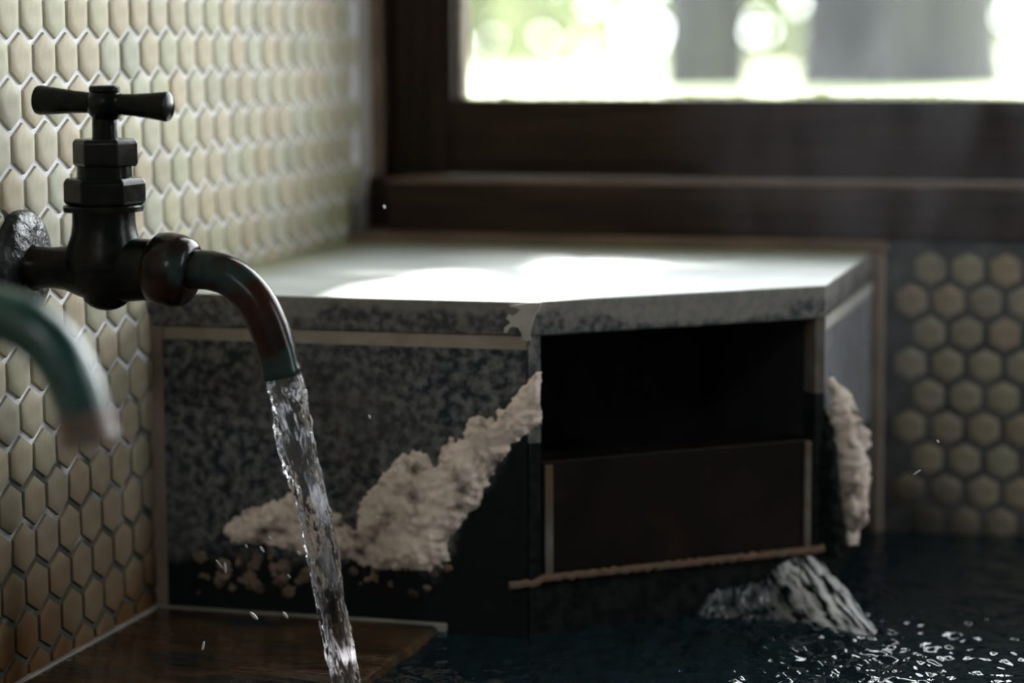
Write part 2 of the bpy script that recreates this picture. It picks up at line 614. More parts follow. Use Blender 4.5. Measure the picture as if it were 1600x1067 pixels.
def wall_tiles(parent, mesh, material, frame, items, max_single, stuff_name):
    """frame: 3x3 columns u,v,n ; items: (priority, origin, tilt)"""
    mesh.materials.append(material)
    items.sort(key=lambda t: t[0])
    rest = MB()
    base_v = [v.co.copy() for v in mesh.vertices]
    base_f = [tuple(p.vertices) for p in mesh.polygons]
    for i, (_, org, tilt) in enumerate(items):
        mw = Matrix.Translation(org) @ frame.to_4x4() @ Euler(tilt).to_matrix().to_4x4()
        if i < max_single:
            o = bpy.data.objects.new('hex_tile', mesh)
            col.objects.link(o)
            o.parent = parent
            o.matrix_local = mw
        else:
            rest.add([mw @ v for v in base_v], base_f)
    if rest.v:
        o = rest.build(stuff_name, material, parent, smooth=True, fix=False)
        o['kind'] = 'stuff'


def in_view(p, mx=60):
    q = Vector(p) - CAM
    d = q.dot(fwd)
    if d < 0.05:
        return False, 0, 0
    x, y = 800 + F_PX * q.dot(rgt) / d, 533.5 - F_PX * q.dot(upv) / d
    return (-mx < x < 1600 + mx and -mx < y < 1067 + mx), x, y


PW = 0.025
items = []
TILE_R = 0.0222 / 2 / math.cos(math.pi / 6)
for row in range(-45, 18):
    for c in range(-40, 21):
        jc = c + (0.5 if row % 2 else 0.0)
        y = 1.05276 + jc * PW
        z = Z(-0.00316 - row * PW * 0.866) + TILE_R
        if jc >= 5.6:                                      # the next sheet of mosaic sits a touch higher and tips
            z += 0.0013 - 0.00013 * (jc - 6)
        if y > 1.549 or z < FLOOR_Z - 0.019:
            continue
        if y > 1.222 and z < Z(-0.14) - 0.012:              # inside the bench
            continue
        if z > 1.0 or y < 0.2:
            continue
        org = Vector((0.0, y, z))
        vis, px, py = in_view(org, 25)
        pr = 0 if vis else 1 + (org - CAM).length
        items.append((pr, org, (random.gauss(0, .012), random.gauss(0, .012), random.gauss(0, .012))))
frame_l = Matrix(((0, 0, 1), (1, 0, 0), (0, 1, 0)))
n_vis = sum(1 for t in items if t[0] == 0)
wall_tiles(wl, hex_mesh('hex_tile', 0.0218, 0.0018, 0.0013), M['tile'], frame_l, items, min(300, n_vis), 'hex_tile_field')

# back wall below the sill, right of the bench, and around the window
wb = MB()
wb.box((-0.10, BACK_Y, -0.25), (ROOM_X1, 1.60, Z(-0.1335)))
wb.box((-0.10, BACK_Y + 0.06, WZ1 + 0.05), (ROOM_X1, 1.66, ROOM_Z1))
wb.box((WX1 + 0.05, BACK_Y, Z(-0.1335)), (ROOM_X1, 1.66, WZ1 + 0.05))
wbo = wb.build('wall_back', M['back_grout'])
tag(wbo, 'back wall of dim taupe hexagonal tiles below the window sill', 'wall', kind='structure')
items = []
bx0, bw, bh = 0.3617, 0.0233, 0.0202
c0 = at(1454, 420, 1, BACK_Y)
for row in range(-1, 14):
    for c in range(-4, 110):
        x = c0.x + (c + (0.5 if row % 2 else 0)) * bw - (0.0 if row % 2 == 0 else bw)
        z = c0.z - row * bh
        if x < 0.372 or x > ROOM_X1 - 0.02 or z > Z(-0.1335) - 0.012 or z < -0.03:
            continue
        org = Vector((x, BACK_Y, z))
        vis, px, py = in_view(org, 20)
        items.append((0 if vis else 1 + x, org, (random.gauss(0, .01), random.gauss(0, .01), random.gauss(0, .01))))
frame_b = Matrix(((1, 0, 0), (0, 0, -1), (0, 1, 0)))
n_vis = sum(1 for t in items if t[0] == 0)
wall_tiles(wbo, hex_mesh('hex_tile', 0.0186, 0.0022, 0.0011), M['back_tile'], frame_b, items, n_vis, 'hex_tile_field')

RY0, RY1, RZ0, RZ1 = 1.12, 1.50, 0.30, 1.50
wr = MB()
wr.box((ROOM_X1, ROOM_Y0, -0.25), (ROOM_X1 + 0.1, 1.66, RZ0)).box((ROOM_X1, ROOM_Y0, RZ1), (ROOM_X1 + 0.1, 1.66, ROOM_Z1))
wr.box((ROOM_X1, ROOM_Y0, RZ0), (ROOM_X1 + 0.1, RY0, RZ1)).box((ROOM_X1, RY1, RZ0), (ROOM_X1 + 0.1, 1.66, RZ1))
wr = wr.build('wall_right', M['room_wood'])
tag(wr, 'dark boarded side wall beyond the pool', 'wall', kind='structure')
FX0, FX1, FZ0, FZ1 = 0.10, 0.55, 0.95, 1.27
wf = MB()
wf.box((-0.1, ROOM_Y0 - 0.1, -0.25), (ROOM_X1 + 0.1, ROOM_Y0, FZ0)).box((-0.1, ROOM_Y0 - 0.1, FZ1), (ROOM_X1 + 0.1, ROOM_Y0, ROOM_Z1))
wf.box((-0.1, ROOM_Y0 - 0.1, FZ0), (FX0, ROOM_Y0, FZ1)).box((FX1, ROOM_Y0 - 0.1, FZ0), (ROOM_X1 + 0.1, ROOM_Y0, FZ1))
wf = wf.build('wall_front', M['room_wood'])
tag(wf, 'dark boarded wall behind the viewer', 'wall', kind='structure')
ce = MB().box((-0.1, ROOM_Y0 - 0.1, ROOM_Z1), (ROOM_X1 + 0.1, 1.66, ROOM_Z1 + 0.1)).build('ceiling', M['room_wood'])
tag(ce, 'dark boarded ceiling over the bath', 'ceiling', kind='structure')

# stone floor strip between the wall and the pool, with its pale joints
LEDGE_X = 0.166
fl = MB().box((0.0, ROOM_Y0, -0.20), (LEDGE_X, 1.206, FLOOR_Z)).build('floor', M['stone_floor'], bevel=0.004, seg=3)
tag(fl, 'wet brown stone strip along the tiled wall', 'floor', kind='structure')
MB().box((0.0, ROOM_Y0, FLOOR_Z - 0.004), (0.0042, 1.2065, FLOOR_Z + 0.0012)).build('floor_joint', M['caulk'], fl, bevel=0.0008)
MB().box((0.0042, 1.2015, FLOOR_Z - 0.004), (0.170, 1.2065, FLOOR_Z + 0.0006)).build('floor_joint', M['caulk'], fl, bevel=0.0008)
pb = MB().box((LEDGE_X, ROOM_Y0, -0.25), (ROOM_X1, BACK_Y, -0.20)).build('pool_bottom', M['pool_bottom'])
tag(pb, 'dark stone bottom under the pool water', 'floor', kind='structure')

# ------------------------------------------------------------------ window
win = empty('window_1', (0, WY, Z(-0.0985)))
tag(win, 'dark wooden framed window over the granite ledge', 'window', kind='structure')


def wpart(name, a, b, material, bevel=0.0015, parent=win):
    mb = MB().box(a, b)
    if parent is win:
        mb.v = [(p[0] - win.location.x, p[1] - win.location.y, p[2] - win.location.z) for p in mb.v]
    return mb.build(name, material, parent, bevel=bevel)


SILL_T = Z(-0.0985)
sill = MB().box((0.030, 1.5245, Z(-0.1325)), (WX1 + 0.05, 1.575, SILL_T)).build('trim_1', M['wood'], bevel=0.0015)
tag(sill, 'dark wooden window sill with lit top edge coloured paler', 'sill', kind='structure')
MB().box((0.0301, 1.5246, SILL_T - 0.0006), (WX1 + 0.04, 1.574, SILL_T + 0.0008)).build('sill_top', M['pale_wood'], sill)  # paler colour stands in for light on the sill top
st2 = MB().box((0.004, 1.520, Z(-0.1405)), (0.363, 1.532, Z(-0.1325))).build('trim_2', M['pale_wood'], bevel=0.001)
tag(st2, 'thin reddish brown strip between sill and ledge', 'trim', kind='structure')
st3 = MB().box((0.3535, 1.5215, -0.02), (0.3605, 1.533, Z(-0.1405))).build('trim_3', M['pink_mortar'], bevel=0.001)
tag(st3, 'narrow brown upright joint beside the ledge and taupe tiles', 'trim', kind='structure')
st4 = MB().box((-0.02, 1.5554, Z(-0.14)), (0.004, 1.5765, ROOM_Z1)).build('trim_4', M['grey_trim'], bevel=0.001)
tag(st4, 'grey plaster edge where the tiled wall ends at the window', 'trim', kind='structure')
# jamb, stiles and rails
wpart('frame_jamb', (-0.02, 1.580, Z(-0.14)), (0.0015, 1.66, WZ1 + 0.05), M['wood_v'])
wpart('frame_jamb', (0.002, 1.570, Z(-0.0985)), (0.0115, 1.66, WZ1 + 0.05), M['pale_wood'])
wpart('frame_jamb', (0.0115, 1.600, Z(-0.0985)), (0.030, 1.66, WZ1 + 0.05), M['wood_v'])
wpart('frame_base', (-0.02, 1.562, Z(-0.1335)), (0.032, 1.66, Z(-0.0985)), M['wood'])
wpart('frame_base', (0.03, 1.574, Z(-0.1335)), (WX1 + 0.05, 1.66, Z(-0.1000)), M['wood'])
wpart('sash_stile', (0.0215, WY, Z(-0.0975)), (WX0, WY + 0.032, WZ1), M['wood_v'])
wpart('sash_stile', (WX1, WY, Z(-0.0975)), (WX1 + 0.045, WY + 0.032, WZ1), M['wood_v'])
wpart('sash_rail', (WX0, WY + 0.0005, Z(-0.0975)), (WX1, WY + 0.0315, WZ0), M['wood'])
wpart('sash_rail', (WX0, WY + 0.0005, WZ1), (WX1, WY + 0.0315, WZ1 + 0.045), M['wood'])
wpart('glazing_bead', (WX0, WY + 0.012, WZ0), (WX0 + 0.0035, WY + 0.028, WZ1), M['pale_wood'], 0.0005)  # paler colour stands in for the lit inner edge
wpart('glass_pane', (WX0, WY + 0.018, WZ0), (WX1, WY + 0.021, WZ1), M['glass'], 0)

win2 = empty('window_2', (ROOM_X1, RY0, RZ0))
tag(win2, 'narrow side window over the pool, right of the picture', 'window', kind='structure')
rw, rh = RY1 - RY0, RZ1 - RZ0
for nm, a_, b_, m_ in (('sash_stile', (0.02, 0, 0), (0.05, 0.04, rh), 'wood_v'), ('sash_stile', (0.02, rw - 0.04, 0), (0.05, rw, rh), 'wood_v'),
                       ('sash_rail', (0.021, 0.04, 0), (0.049, rw - 0.04, 0.04), 'wood'), ('sash_rail', (0.021, 0.04, rh - 0.04), (0.049, rw - 0.04, rh), 'wood'),
                       ('glass_pane', (0.032, 0.04, 0.04), (0.035, rw - 0.04, rh - 0.04), 'glass')):
    MB().box(a_, b_).build(nm, M[m_], win2)

fill_win = empty('fill_window_3', (FX0, ROOM_Y0, FZ0))  # unseen window, added to brighten the faces turned to the viewer
tag(fill_win, 'small high window added behind the viewer as fill light', 'window', kind='structure')
rw, rh = FX1 - FX0, FZ1 - FZ0
for nm, a_, b_, m_ in (('sash_stile', (0, -0.06, 0), (0.03, -0.03, rh), 'wood_v'), ('sash_stile', (rw - 0.03, -0.06, 0), (rw, -0.03, rh), 'wood_v'),
                       ('sash_rail', (0.03, -0.059, 0), (rw - 0.03, -0.031, 0.03), 'wood'), ('sash_rail', (0.03, -0.059, rh - 0.03), (rw - 0.03, -0.031, rh), 'wood'),
                       ('glass_pane', (0.03, -0.047, 0.03), (rw - 0.03, -0.044, rh - 0.03), 'glass')):
    MB().box(a_, b_).build(nm, M[m_], fill_win)

# ------------------------------------------------------------------ granite bench with the spout box
A2, B2 = Vector((0.2156, 1.207, 0)), Vector((0.3535, 1.3218, 0))
CT = (B2 - A2).normalized()                 # along the chamfered face
CN = Vector((CT.y, -CT.x, 0))               # out of it
CL = (B2 - A2).length
FY = 1.206
TOP, CAPB = Z(-0.140), Z(-0.1585)
BOT = Z(-0.335)


def ch(s, out, z):
    p = A2 + CT * s + CN * out
    return (p.x, p.y, z)


def ch_box(mb, s0, s1, o0, o1, z0, z1):
    v = [ch(s0, o1, z0), ch(s1, o1, z0), ch(s1, o0, z0), ch(s0, o0, z0), ch(s0, o1, z1), ch(s1, o1, z1), ch(s1, o0, z1), ch(s0, o0, z1)]
    return mb.add(v, [(0, 3, 2, 1), (4, 5, 6, 7), (0, 1, 5, 4), (1, 2, 6, 5), (2, 3, 7, 6), (3, 0, 4, 7)])


bench = empty('granite_ledge', (0.0, 0.0, 0.0))
tag(bench, 'granite corner ledge with a dark spout box under its pale top', 'ledge')
cap = [(0.0, FY - 0.001), (A2.x, A2.y - 0.001), (B2.x, B2.y), (0.3530, 1.5205), (0.0, 1.5205)]


def cap_material():
    """granite slab; limescale where the face looks up, drips over the edge"""
    mt = mat('granite_cap', (0.035, 0.04, 0.045), (0.17, 0.155, 0.145), scale=210, detail=6, lo=0.40, hi=0.63, rough=0.5, bump=0.2, bump_scale=250)
    nt = mt.node_tree
    N, L = nt.nodes, nt.links
    b = principled(mt)
    old = b.inputs['Base Color'].links[0].from_socket
    geo = N.new('ShaderNodeNewGeometry')
    sep = N.new('ShaderNodeSeparateXYZ')
    L.new(geo.outputs['Position'], sep.inputs[0])
    # lime coat above a wavy line on the edge
    nz = N.new('ShaderNodeTexNoise')
    nz.inputs['Scale'].default_value = 22
    nz.inputs['Detail'].default_value = 7
    L.new(geo.outputs['Position'], nz.inputs['Vector'])
    mx = N.new('ShaderNodeMath')       # more lime to the right of the corner
    mx.operation = 'SMOOTH_MIN'
    rx = N.new('ShaderNodeMapRange')
    rx.inputs['From Min'].default_value = 0.195
    rx.inputs['From Max'].default_value = 0.23
    rx.inputs['To Min'].default_value = 0.0
    rx.inputs['To Max'].default_value = 0.006
    L.new(sep.outputs['X'], rx.inputs['Value'])
    ad = N.new('ShaderNodeMath')
    ad.operation = 'MULTIPLY_ADD'
    ad.inputs[1].default_value = 0.048
    L.new(nz.outputs['Fac'], ad.inputs[0])
    L.new(sep.outputs['Z'], ad.inputs[2])
    ad2 = N.new('ShaderNodeMath')
    ad2.operation = 'ADD'
    L.new(ad.outputs[0], ad2.inputs[0])
    L.new(rx.outputs['Result'], ad2.inputs[1])
    r = N.new('ShaderNodeMapRange')
    r.inputs['From Min'].default_value = TOP + 0.0180
    r.inputs['From Max'].default_value = TOP + 0.0225
    L.new(ad2.outputs[0], r.inputs['Value'])
    sc = N.new('ShaderNodeMath')
    sc.operation = 'MULTIPLY'
    sc.inputs[1].default_value = 0.6
    L.new(r.outputs['Result'], sc.inputs[0])
    st = N.new('ShaderNodeMix')
    st.data_type = 'RGBA'
    L.new(sc.outputs[0], st.inputs[0])
    L.new(old, st.inputs[6])
    st.inputs[7].default_value = (0.26, 0.24, 0.215, 1)
    # top coat
    sn = N.new('ShaderNodeSeparateXYZ')
    L.new(geo.outputs['True Normal'], sn.inputs[0])
    r2 = N.new('ShaderNodeMapRange')
    r2.inputs['From Min'].default_value = 0.6
    r2.inputs['From Max'].default_value = 0.9
    L.new(sn.outputs['Z'], r2.inputs['Value'])
    topn = N.new('ShaderNodeTexNoise')
    topn.inputs['Scale'].default_value = 18
    topn.inputs['Detail'].default_value = 5
    L.new(geo.outputs['Position'], topn.inputs['Vector'])
    ramp = N.new('ShaderNodeValToRGB')
    ramp.color_ramp.elements[0].position, ramp.color_ramp.elements[0].color = 0.3, (0.46, 0.50, 0.49, 1)
    ramp.color_ramp.elements[1].position, ramp.color_ramp.elements[1].color = 0.7, (0.62, 0.65, 0.64, 1)
    L.new(topn.outputs['Fac'], ramp.inputs['Fac'])
    # yellow-green algae along the joints with the walls
    rw = N.new('ShaderNodeMapRange')
    rw.inputs['From Min'].default_value = 0.045
    rw.inputs['From Max'].default_value = 0.0
    L.new(sep.outputs['X'], rw.inputs['Value'])
    rb = N.new('ShaderNodeMapRange')
    rb.inputs['From Min'].default_value = 1.475
    rb.inputs['From Max'].default_value = 1.525
    L.new(sep.outputs['Y'], rb.inputs['Value'])
    mxx = N.new('ShaderNodeMath')
    mxx.operation = 'MAXIMUM'
    L.new(rw.outputs['Result'], mxx.inputs[0])
    L.new(rb.outputs['Result'], mxx.inputs[1])
    al = N.new('ShaderNodeMix')
    al.data_type = 'RGBA'
    L.new(mxx.outputs[0], al.inputs[0])
    L.new(ramp.outputs['Color'], al.inputs[6])
    al.inputs[7].default_value = (0.26, 0.27, 0.12, 1)
    st2_ = N.new('ShaderNodeMix')
    st2_.data_type = 'RGBA'
    L.new(r2.outputs['Result'], st2_.inputs[0])
    L.new(st.outputs[2], st2_.inputs[6])
    L.new(al.outputs[2], st2_.inputs[7])
    L.new(st2_.outputs[2], b.inputs['Base Color'])
    return mt


MB().prism(cap, CAPB, TOP).build('top_slab', cap_material(), bench, bevel=0.0012)
# mortar under the slab, on the front and on the side, coloured paler there for its light
MB().box((0.004, FY + 0.0008, Z(-0.1655)), (A2.x - 0.001, FY + 0.02, CAPB)).build('mortar_strip', M['mortar'], bench)
MB().box((0.348, B2.y + 0.002, Z(-0.1655)), (0.3535, 1.5205, CAPB)).build('mortar_strip', M['lime'], bench)
MB().box((0.0, FY - 0.0004, BOT), (0.0085, FY + 0.02, CAPB)).build('mortar_strip', M['pink_mortar'], bench)


def front_material():
    mt = mat('granite_front', (0.030, 0.036, 0.046), (0.20, 0.195, 0.195), scale=190, detail=6, lo=0.40, hi=0.65, rough=0.6, spec=0.12,
             c3=(0.15, 0.145, 0.14), scale3=13, lo3=0.5, hi3=0.85, bump=0.25, bump_scale=250)
    nt = mt.node_tree
    N, L = nt.nodes, nt.links
    b = principled(mt)
    old = b.inputs['Base Color'].links[0].from_socket
    geo = N.new('ShaderNodeNewGeometry')
    sep = N.new('ShaderNodeSeparateXYZ')
    L.new(geo.outputs['Position'], sep.inputs[0])
    nz = N.new('ShaderNodeTexNoise')
    nz.inputs['Scale'].default_value = 35
    nz.inputs['Detail'].default_value = 6
    L.new(geo.outputs['Position'], nz.inputs['Vector'])
    # black wet algae: low band, and a tongue climbing next to the spout corner
    cx = N.new('ShaderNodeMath')
    cx.operation = 'SUBTRACT'
    cx.inputs[0].default_value = 0.216
    L.new(sep.outputs['X'], cx.inputs[1])
    rx = N.new('ShaderNodeMapRange')
    rx.inputs['From Min'].default_value = 0.0
    rx.inputs['From Max'].default_value = 0.05
    rx.inputs['To Min'].default_value = 0.085
    rx.inputs['To Max'].default_value = 0.0
    L.new(cx.outputs[0], rx.inputs['Value'])
    h = N.new('ShaderNodeMath')
    h.operation = 'SUBTRACT'
    L.new(sep.outputs['Z'], h.inputs[0])
    L.new(rx.outputs['Result'], h.inputs[1])
    ad = N.new('ShaderNodeMath')
    ad.operation = 'MULTIPLY_ADD'
    ad.inputs[1].default_value = -0.05
    L.new(nz.outputs['Fac'], ad.inputs[0])
    L.new(h.outputs[0], ad.inputs[2])
    r = N.new('ShaderNodeMapRange')
    r.inputs['From Min'].default_value = 0.014
    r.inputs['From Max'].default_value = 0.004
    L.new(ad.outputs[0], r.inputs['Value'])
    st = N.new('ShaderNodeMix')
    st.data_type = 'RGBA'
    L.new(r.outputs['Result'], st.inputs[0])
    L.new(old, st.inputs[6])
    st.inputs[7].default_value = (0.010, 0.014, 0.013, 1)
    L.new(st.outputs[2], b.inputs['Base Color'])
    return mt


MB().box((0.0085, FY, BOT), (A2.x - 0.0015, FY + 0.02, Z(-0.1655))).build('front_panel', front_material(), bench)
# corner post left of the opening, slabs right of it
mb = MB()
ch_box(mb, -0.0005, 0.0065, -0.02, 0.0, Z(-0.215), CAPB)
mb.build('corner_post', M['granite'], bench)
mb = MB()
ch_box(mb, -0.0005, 0.0065, -0.02, 0.0, BOT, Z(-0.215))
mb.build('corner_post', M['algae'], bench)
mb = MB()
ch_box(mb, 0.1735, CL, -0.02, 0.0, Z(-0.200), CAPB)
mb.build('corner_post', M['stained_mortar'], bench)
mb = MB()
ch_box(mb, 0.1735, CL, -0.02, 0.0, BOT, Z(-0.200))
mb.build('corner_post', M['algae'], bench)
MB().box((0.348, B2.y + 0.002, Z(-0.245)), (0.3525, 1.5205, Z(-0.1655))).build('side_panel', M['side_granite'], bench)
MB().box((0.348, B2.y + 0.002, BOT), (0.3523, 1.5205, Z(-0.245))).build('side_panel', M['algae'], bench)  # black stands in for the shade low on this side
# hollow behind the opening
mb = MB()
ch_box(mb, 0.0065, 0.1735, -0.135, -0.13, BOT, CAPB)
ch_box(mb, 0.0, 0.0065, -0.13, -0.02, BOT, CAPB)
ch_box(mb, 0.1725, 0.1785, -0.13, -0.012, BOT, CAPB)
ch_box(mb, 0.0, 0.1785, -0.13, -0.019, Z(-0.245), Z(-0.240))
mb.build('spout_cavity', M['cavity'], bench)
# lower stone panel of the box with pale joints round it
PZ0, PZ1 = Z(-0.2865), Z(-0.2255)
mb = MB()
ch_box(mb, 0.0075, 0.1730, -0.02, -0.002, PZ0, PZ1)
mb.build('spout_panel', M['box_tile'], bench, bevel=0.001)
mb = MB()
ch_box(mb, 0.0092, 0.0140, -0.015, -0.0005, PZ0, Z(-0.2275))
mb.build('panel_joint', M['stained_mortar'], bench, bevel=0.0006)
mb = MB()
ch_box(mb, 0.1680, 0.1722, -0.015, -0.0005, PZ0, Z(-0.2265))
mb.build('panel_joint', M['stained_mortar'], bench, bevel=0.0006)
# lip along the foot of the panel
pts = []
for k in range(60):
    s = -0.013 + 0.192 * k / 59
    pts.append(Vector(ch(s, 0.0015 + 0.0006 * math.sin(k * 1.9), PZ0 - 0.0012 + 0.0004 * math.sin(k * 2.7) + (-0.002 if k < 6 else 0))))
MB().tube(pts, [0.0023 + 0.0004 * math.sin(k * 3.1) for k in range(60)], 10).build('spout_lip', M['rust_mortar'], bench, smooth=True)
mb = MB()
ch_box(mb, -0.004, 0.1785, -0.02, -0.003, BOT, PZ0 - 0.002)
mb.build('spout_base', M['algae'], bench)  # black stands in for the shade under the lip


# mineral crust on the front panel, grown from its outline
def poly_dist(px, pz, poly):
    """signed distance (inside positive) of points to polygon, numpy"""
    d = np.full(px.shape, 1e9)
    inside = np.zeros(px.shape, bool)
    n = len(poly)
    for i in range(n):
        ax, az = poly[i]
        bx, bz = poly[(i + 1) % n]
        ex, ez = bx - ax, bz - az
        t = np.clip(((px - ax) * ex + (pz - az) * ez) / (ex * ex + ez * ez + 1e-12), 0, 1)
        d = np.minimum(d, np.hypot(px - ax - t * ex, pz - az - t * ez))
        c = ((az > pz) != (bz > pz)) & (px < (bx - ax) * (pz - az) / (bz - az + 1e-12) + ax)
        inside ^= c
    return np.where(inside, d, -d)


def crust(name, outline_px, x0, x1, z0, z1, step, y, hmax, material, edge=0.010, seed=0.0, nodules=None):
    poly = [(p.x, p.z) for p in (at(px, py, 1, y) for px, py in outline_px)]
    nx, nz = int((x1 - x0) / step) + 1, int((z1 - z0) / step) + 1
    X, ZZ = np.meshgrid(np.linspace(x0, x1, nx), np.linspace(z0, z1, nz))
    D = poly_dist(X, ZZ, poly)
    H = np.zeros_like(X)
    for j in range(nz):
        for i in range(nx):
            d = D[j, i]
            x, z = X[j, i], ZZ[j, i]
            best = -1.0
            if nodules:
                for (qx, qz, qr) in nodules:
                    dd = math.hypot(x - qx, z - qz)
                    if dd < qr * 1.3:
                        best = max(best, (qr - dd))
            if d < -0.006 and best < -0.002:
                H[j, i] = -0.002
                continue
            q = Vector((x * 1000, seed, z * 1000))
            n1 = noise.fractal(q * 0.055, 1.0, 2.0, 4)
            n2 = noise.fractal(q * 0.28, 0.9, 2.0, 3)
            dv = noise.voronoi(q * 0.16)[0][0]
            dd = max(d, best) + 0.0022 * n2 + 0.0012 * n1
            t = max(0.0, min(1.0, dd / edge))
            dome = math.sqrt(t * (2 - t))
            if dd <= 0:
                H[j, i] = -0.0015
            else:
                H[j, i] = hmax * dome * (0.62 + 0.38 * n1) + (0.0020 * (0.45 - dv) + 0.0009 * n2) * min(1, dome * 1.5)
    mb = MB()
    idx = -np.ones_like(H, int)
    keep = H > -0.001
    k = keep.copy()
    k[1:] |= keep[:-1]
    k[:-1] |= keep[1:]
    k[:, 1:] |= keep[:, :-1]
    k[:, :-1] |= keep[:, 1:]
    vs_, fs_ = [], []
    for j in range(nz):
        for i in range(nx):
            if k[j, i]:
                idx[j, i] = len(vs_)
                vs_.append((X[j, i], y - H[j, i], ZZ[j, i]))
    for j in range(nz - 1):
        for i in range(nx - 1):
            a, b, c, d = idx[j, i], idx[j, i + 1], idx[j + 1, i + 1], idx[j + 1, i]
            if min(a, b, c, d) >= 0:
                fs_.append((a, b, c, d))
    mb.add(vs_, fs_)
    return mb.build(name, material, bench, smooth=True, fix=False, angle=180)


OUT1 = [(352, 830), (358, 815), (382, 798), (407, 788), (440, 774), (470, 768), (500, 785), (532, 805), (555, 829), (561, 800), (571, 774),
        (595, 746), (619, 718), (640, 704), (660, 708), (674, 718), (682, 734), (687, 699), (702, 684), (721, 686), (726, 668), (738, 656),
        (752, 650), (766, 652), (774, 660), (778, 641), (791, 636), (801, 624), (811, 608), (824, 596), (844, 580), (852, 620), (848, 662), (826, 674),
        (808, 690), (797, 705), (780, 722), (768, 745), (757, 768), (748, 792), (728, 806), (716, 828), (700, 846), (704, 878), (672, 893),
        (640, 890), (600, 892), (566, 882), (535, 872), (505, 862), (470, 866), (440, 858), (412, 848), (385, 850), (362, 846)]
crust('mineral_crust', OUT1, 0.03, 0.2225, Z(-0.300), Z(-0.168), 0.0011, FY, 0.0075, M['crust'], edge=0.012, seed=3.0)
nod = []
for k in range(70):
    px, py = random.uniform(275, 720), 0
    py = 868 + random.random() ** 1.3 * (58 if px < 700 else 20) + (8 if px > 530 else 0)
    p = at(px, py, 1, FY)
    nod.append((p.x, p.z, random.uniform(0.0012, 0.0042) * (1.0 if px < 540 else 0.75)))
M['crust_dark'] = mat('stained_mineral_nodules', (0.26, 0.19, 0.14), (0.18, 0.12, 0.085), scale=80, rough=0.8, c3=(0.04, 0.035, 0.03), scale3=50, lo3=0.5, hi3=0.62, bump=0.6, bump_scale=250)
cn = crust('crust_nodules', [(0, 0), (1, 0), (1, 1)], 0.012, 0.185, Z(-0.312), Z(-0.282), 0.0010, FY, 0.0035, M['crust_dark'], edge=0.004, seed=9.0, nodules=nod)
cn['kind'] = 'stuff'


# lumpy crust running down the right corner of the box
def blob_column(name, path, radii, material, parent, n=40, m_=110, amp=0.0035, squash=0.8):
    P = smooth_path(path, m_)
    R = np.interp(np.linspace(0, 1, m_ + 1), np.linspace(0, 1, len(radii)), radii)

    def fn(i, a, r):
        p = P[i] + Vector((math.cos(a), math.sin(a), 0)) * r
        return max(0.0006, r * (1 + 0.35 * noise.fractal(p * 120, 1, 2, 4)) + amp * (0.4 - noise.voronoi(p * 160)[0][0]))
    return MB().tube(P, list(R), n, squash=squash, fn=fn).build(name, material, parent, smooth=True, angle=180)


side_y = 1.345
cpts = [at(1296, 592, 1, 1.326), at(1312, 625, 1, 1.332), at(1326, 672, 1, 1.336), at(1331, 730, 1, 1.338), at(1334, 790, 1, 1.338), at(1330, 850, 1, 1.338)]
blob_column('mineral_crust', cpts, [0.0022, 0.0065, 0.0100, 0.0095, 0.0085, 0.0040], M['crust'], bench)
# dark crust between the box and the pale strip
cpts = [at(1286, 640, 1, 1.324), at(1294, 700, 1, 1.324), at(1298, 780, 1, 1.324), at(1306, 870, 1, 1.324)]
blob_column('dark_crust', cpts, [0.002, 0.0045, 0.0055, 0.006], M['algae'], bench)

# lime run over the corner of the slab
LIME = [(796, 478), (818, 474), (826, 473), (846, 473), (842, 484), (836, 492), (833, 502), (830, 514), (828, 524), (830, 531), (824, 533), (817, 530),
        (815, 520), (810, 512), (803, 510), (797, 512), (793, 520), (787, 519), (789, 511), (798, 505), (795, 500), (791, 498), (795, 491), (800, 493), (808, 490), (813, 483)]
pa = [at(x, y, 1, FY - 0.0012) for x, y in LIME]
n = len(pa)
v = [(p.x, p.y - 0.0007, p.z) for p in pa] + [(p.x, p.y + 0.0006, p.z) for p in pa]
f = [tuple(range(n)), tuple(range(2 * n - 1, n - 1, -1))] + [(i, (i + 1) % n, n + (i + 1) % n, n + i) for i in range(n)]
MB().add(v, f).build('lime_run', M['lime'], bench)

# ------------------------------------------------------------------ taps
YT = 1.0558
AX = Z(-0.1115)          # height of the tap's axis


